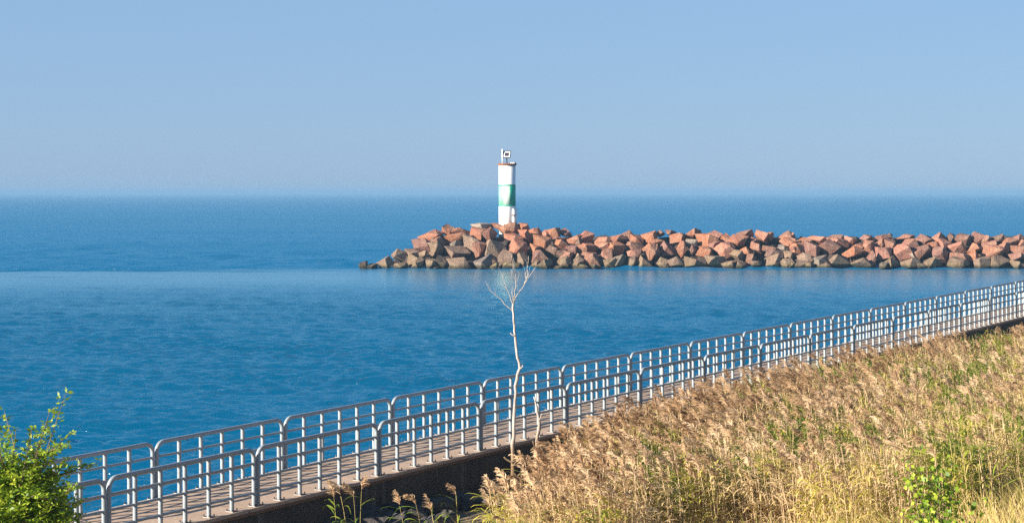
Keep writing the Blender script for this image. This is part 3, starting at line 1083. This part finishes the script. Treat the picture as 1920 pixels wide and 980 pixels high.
# single reeds standing clear of the bed, in front of the dark wall
solo = [(624, 932, 19.6, 'reed with drooping leaves and round plume before the pier wall, leftmost of its clump', 1),
        (644, 928, 19.7, 'reed with dark brown plume before the pier wall, second of the left clump', 1),
        (660, 932, 19.5, 'short plumed reed before the pier wall, third of the left clump', 1),
        (683, 920, 19.6, 'tallest reed of the left clump with plume leaning right against the wall', -1),
        (754, 948, 19.6, 'lone upright reed with slim plume in front of the shaded rocks', 0.2),
        (786, 943, 19.0, 'reed leaning left with brown plume before the long grey rock', 1),
        (812, 962, 18.6, 'low reed leaning left at the bottom edge beside the reed bed', 1),
        (852, 928, 20.2, 'reed with hanging plume and one tall green leaf at the reed bed edge', 1)]
rg = np.random.default_rng(77)
for i, (px_, py_, d, lab, lean) in enumerate(solo):
    d *= K
    top = at(px_, py_, d)
    q_ = q_of(top.x, top.y)
    g0 = float(zg(q_)) - 0.03
    H = max(0.8, top.z - g0)
    st, lf, plm = reed_proto(rg, H, 6, 46)
    fx = -1 if lean < 0 else 1
    rt = empty('reed', (top.x + 0.07 * H * fx, top.y, g0))
    tag(rt, lab, 'reed', 'single reeds by the pier wall')
    for nm, grp, m_, tv in (('stem', st, M_stem, 0.12), ('leaves', lf, M_rleaf, 0.12), ('plume', plm, M_plume, 0.55)):
        so_ = Soup()
        for v_, f_ in grp:
            v_ = v_.copy(); v_[:, 0] *= fx
            so_.add(v_, f_, 0, tv + rg.uniform(-0.12, 0.2))
        so_.build(nm, [m_], rt)


# ------------------------------------------------------------------ dead trees
def px_path(pts, d0):
    return [at(a, b, d0 + (c[0] if c else 0)) for a, b, *c in pts]


dt = empty('dead_tree', at(960, 978, 35.84))
tag(dt, 'tall thin bleached dead tree with bare forked top in front of the railing', 'tree')
o0 = dt.location.copy()
rs = random.Random(9)


def limb(name, pts, r0, r1, d0, parent, org, n=8, jit=0.012):
    P = px_path(pts, d0)
    Q = []
    for a, b in zip(P, P[1:]):                # finer, slightly crooked path
        for k in range(3):
            c = a.lerp(b, k / 3)
            Q.append(c + Vector((rs.gauss(0, jit), rs.gauss(0, jit), 0)) if k else c)
    Q.append(P[-1])
    rad = [r0 + (r1 - r0) * (i / (len(Q) - 1)) * 1.0 for i in range(len(Q))]
    rad = [r * rs.uniform(0.9, 1.12) for r in rad]
    bm = bmesh.new()
    tube(bm, [c - org for c in Q], rad, n)
    return mesh_obj(name, bm, M_dead, parent, True)


trunk = limb('trunk', [(960, 978), (960, 900), (962, 850), (963, 800), (966, 750), (970, 710), (975, 690), (969, 660), (966, 630), (963, 600), (962, 568)], 0.046, 0.020, 35.84, dt, o0)
for pts, ra, rb in (([(962, 570), (966, 558), (973, 549), (981, 537), (986, 525), (989, 508), (991, 480)], .012, .004),
                    ([(963, 570), (965, 545), (967, 525), (966, 508)], .012, .004),
                    ([(962, 572), (957, 556), (951, 543), (946, 530), (944, 522)], .012, .004),
                    ([(962, 584), (953, 576), (943, 565), (931, 554), (919, 545), (914, 533)], .012, .003),
                    ([(984, 531), (992, 519), (1000, 507), (1004, 500)], .010, .004),
                    ([(951, 543), (941, 533), (934, 530)], .008, .003),
                    ([(962, 566), (960, 548), (961, 536)], .010, .003),
                    ([(967, 526), (961, 515), (958, 504)], .008, .003)):
    limb('branch', pts, ra, rb, 35.84, trunk, o0, 6, 0.008)
rt_ = random.Random(4)
for k in range(20):                           # fine twigs of the bare top
    bx_, by_ = rt_.choice(((986, 525), (989, 505), (967, 528), (966, 512), (951, 545), (944, 525), (930, 553), (919, 545), (973, 549), (980, 538), (962, 560), (958, 520)))
    dx_, dy_ = rt_.uniform(-9, 9) + (bx_ - 962) * 0.12, -rt_.uniform(10, 34)
    limb('twig', [(bx_, by_), (bx_ + dx_ * 0.5 + rt_.uniform(-3, 3), by_ + dy_ * 0.5), (bx_ + dx_, by_ + dy_)], .0055, .002, 35.84, trunk, o0, 4, 0.006)
for pts, ra in (([(974, 692), (979, 688), (981, 684)], .022), ([(966, 630), (960, 627), (957, 624)], .018),
                ([(963, 868), (952, 862), (945, 856)], .026), ([(963, 870), (972, 862), (977, 858)], .022), ([(958, 874), (968, 870), (976, 872)], .022)):
    limb('branch_stub', pts, ra, ra * 0.6, 35.68, trunk, o0, 6, 0.004)

sn = empty('dead_sapling', at(1004, 900, 37.44))
tag(sn, 'short forked dead snag with a curved side branch right of the tall dead tree', 'tree')
o1 = sn.location.copy()
tk = limb('trunk', [(1004, 900), (1005, 850), (1008, 815), (1011, 785), (1007, 765), (1001, 743)], 0.050, 0.017, 37.44, sn, o1)
limb('branch', [(1007, 838), (1018, 834), (1030, 838), (1044, 848)], 0.024, 0.010, 37.28, tk, o1, 6, 0.004)
limb('branch', [(1005, 842), (1001, 834), (999, 826)], 0.020, 0.008, 37.28, tk, o1, 6, 0.004)
limb('branch', [(1011, 788), (1014, 780), (1016, 775)], 0.014, 0.006, 37.28, tk, o1, 6, 0.004)
limb('branch', [(1003, 752), (1006, 744), (1007, 738)], 0.012, 0.005, 37.28, tk, o1, 6, 0.004)


# ------------------------------------------------------------------ leafy tree at the lower left
def leaf_quad(soup, p0, d, side, ln, wd, tv):
    p0 = np.asarray(p0); d = np.asarray(d); side = np.asarray(side)
    v_ = [p0, p0 + d * ln * 0.45 - side * wd * 0.5, p0 + d * ln, p0 + d * ln * 0.45 + side * wd * 0.5]
    soup.add(v_, [(0, 1, 2, 3)], 0, tv)


def twig_leaves(soup, a, b, rg, n, ln, tv):
    """Pinnate spray: leaflets in pairs along a curved twig."""
    a, b = np.asarray(a), np.asarray(b)
    d = b - a
    d = d / np.linalg.norm(d)
    side = np.cross(d, [0, 0, 1.0]) + rg.normal(0, 0.25, 3)
    side /= np.linalg.norm(side)
    nrm = np.cross(d, side)
    for k in range(n):
        u = (k + 0.5) / n
        c = a + (b - a) * u
        for s in (-1, 1):
            dd = d * 0.55 + side * s * 0.8 + nrm * rg.normal(0, 0.35) + np.array([0, 0, -0.15])
            dd /= np.linalg.norm(dd)
            sd_ = np.cross(dd, nrm + rg.normal(0, 0.5, 3))
            sd_ /= np.linalg.norm(sd_) + 1e-9
            leaf_quad(soup, c, dd, sd_, ln * rg.uniform(0.75, 1.25), ln * 0.5, tv + rg.normal(0, 0.16))


TD = 16.0
tp = at(30, 980, TD)
tg = float(zg(q_of(tp.x, tp.y)))
tree = empty('leafy_tree', (tp.x, tp.y, tg))
tag(tree, 'bushy green tree top with yellowish leaves in the lower corner by the railing', 'tree')
og = np.array(tree.location)
rg = np.random.default_rng(31)
crown = Soup()
bmw = bmesh.new()
ctr = np.array(at(15, 960, TD)) - og
tube(bmw, [(0, 0, -0.1), (0.05, 0.02, 1.2), Vector(ctr) + Vector((0, 0, -0.3)), Vector(ctr) + Vector((0.1, 0, 0.4))], [0.09, 0.075, 0.05, 0.02], 8)
shoots = [((60, 960), (124, 735)), ((50, 950), (95, 765)), ((40, 900), (85, 800)), ((20, 900), (8, 770)), ((10, 880), (-6, 800)), ((60, 880), (138, 808)),
          ((60, 860), (130, 830)), ((70, 900), (190, 866)), ((70, 900), (128, 858)), ((60, 930), (118, 925)), ((60, 960), (150, 972)), ((80, 960), (135, 900)),
          ((30, 940), (60, 800)), ((0, 940), (30, 805)), ((-40, 940), (-50, 780)), ((-60, 940), (-110, 830)), ((20, 960), (105, 845)), ((40, 980), (140, 950))]
for (a, b) in shoots:
    for rep in range(2 if rg.random() < 0.35 else 1):
        A_ = np.array(at(a[0], a[1], TD + rg.normal(0, 0.25))) - og
        B_ = np.array(at(b[0] + (rg.normal(0, 12) if rep else 0), b[1] + (rg.uniform(5, 40) if rep else 0), TD + rg.normal(0, 0.2))) - og
        ln_ = np.linalg.norm(B_ - A_)
        n_ = max(4, int(ln_ / 0.04))
        tube(bmw, [Vector(A_), Vector((A_ + B_) / 2 + rg.normal(0, 0.03, 3)), Vector(B_)], [0.010, 0.006, 0.002], 5)
        for k in range(n_):
            u = (k + 0.3) / n_
            c = A_ + (B_ - A_) * u + rg.normal(0, 0.015, 3)
            az = rg.uniform(0, 6.28)
            d = (B_ - A_) / ln_ * 0.6 + np.array([math.cos(az), math.sin(az), 0.15]) * 0.9
            l_ = rg.uniform(0.06, 0.17) * (1.15 - 0.85 * u)
            twig_leaves(crown, c, c + d * l_, rg, max(2, int(l_ / 0.026)), 0.052, 0.42 + 0.35 * rg.random())
# dense body
for k in range(2600):
    th, ph_ = rg.uniform(0, 6.28), math.acos(rg.uniform(-0.6, 1))
    rr = rg.uniform(0.45, 1.0)
    rad = np.array([0.58, 0.5, 0.56])
    c = np.array(at(10, 985, TD)) - og + rad * rr * np.array([math.cos(th) * math.sin(ph_), math.sin(th) * math.sin(ph_), math.cos(ph_)])
    c = c + rg.normal(0, 0.04, 3)
    d = c - (np.array(at(10, 1000, TD)) - og)
    d = d / np.linalg.norm(d) + rg.normal(0, 0.55, 3)
    l_ = rg.uniform(0.08, 0.16)
    twig_leaves(crown, c, c + d * l_, rg, max(2, int(l_ / 0.028)), 0.052, 0.62 + 0.55 * (rg.random() - 0.45))
mesh_obj('trunk', bmw, M_bark, tree, True)
crown.build('crown', [M_leaf], tree)

# ------------------------------------------------------------------ young bush at the lower right
BD = 19.2
bp = at(1752, 985, BD)
bg_ = float(zg(q_of(bp.x, bp.y)))
bush = empty('young_bush', (bp.x, bp.y, bg_))
tag(bush, 'young bush with round yellow green leaves among dry grass in the lower right corner', 'bush')
og = np.array(bush.location)
rg = np.random.default_rng(41)
bmw = bmesh.new()
cr = Soup()
for (px_, py_) in ((1700, 868), (1712, 880), (1728, 862), (1745, 875), (1765, 880), (1752, 905), (1785, 868), (1795, 890), (1730, 920), (1770, 930), (1705, 930), (1740, 950), (1800, 940), (1720, 965), (1775, 965), (1840, 940), (1690, 955), (1755, 850)):
    B_ = np.array(at(px_, py_, BD + rg.normal(0, 0.15))) - og
    A_ = np.array([rg.normal(0, 0.10), rg.normal(0, 0.1), 0.0])
    mid = (A_ + B_) / 2 + np.array([(B_ - A_)[0] * -0.15, 0, 0.08])
    tube(bmw, [Vector(A_), Vector(mid), Vector(B_)], [0.012, 0.008, 0.003], 5)
    n_ = int(np.linalg.norm(B_ - A_) / 0.020)
    for k in range(n_):
        u = rg.uniform(0.25, 1.0)
        c = (A_ * (1 - u) ** 2 + 2 * mid * u * (1 - u) + B_ * u * u) + rg.normal(0, 0.07, 3)
        d = rg.normal(0, 1, 3); d[2] -= 0.3; d /= np.linalg.norm(d)
        sd_ = np.cross(d, rg.normal(0, 1, 3)); sd_ /= np.linalg.norm(sd_)
        s_ = rg.uniform(0.04, 0.075)
        leaf_quad(cr, c, d, sd_, s_, s_ * 0.85, rg.uniform(0.2, 0.95))
mesh_obj('stems', bmw, M_bark, bush, True)
cr.build('foliage', [M_leaf], bush)
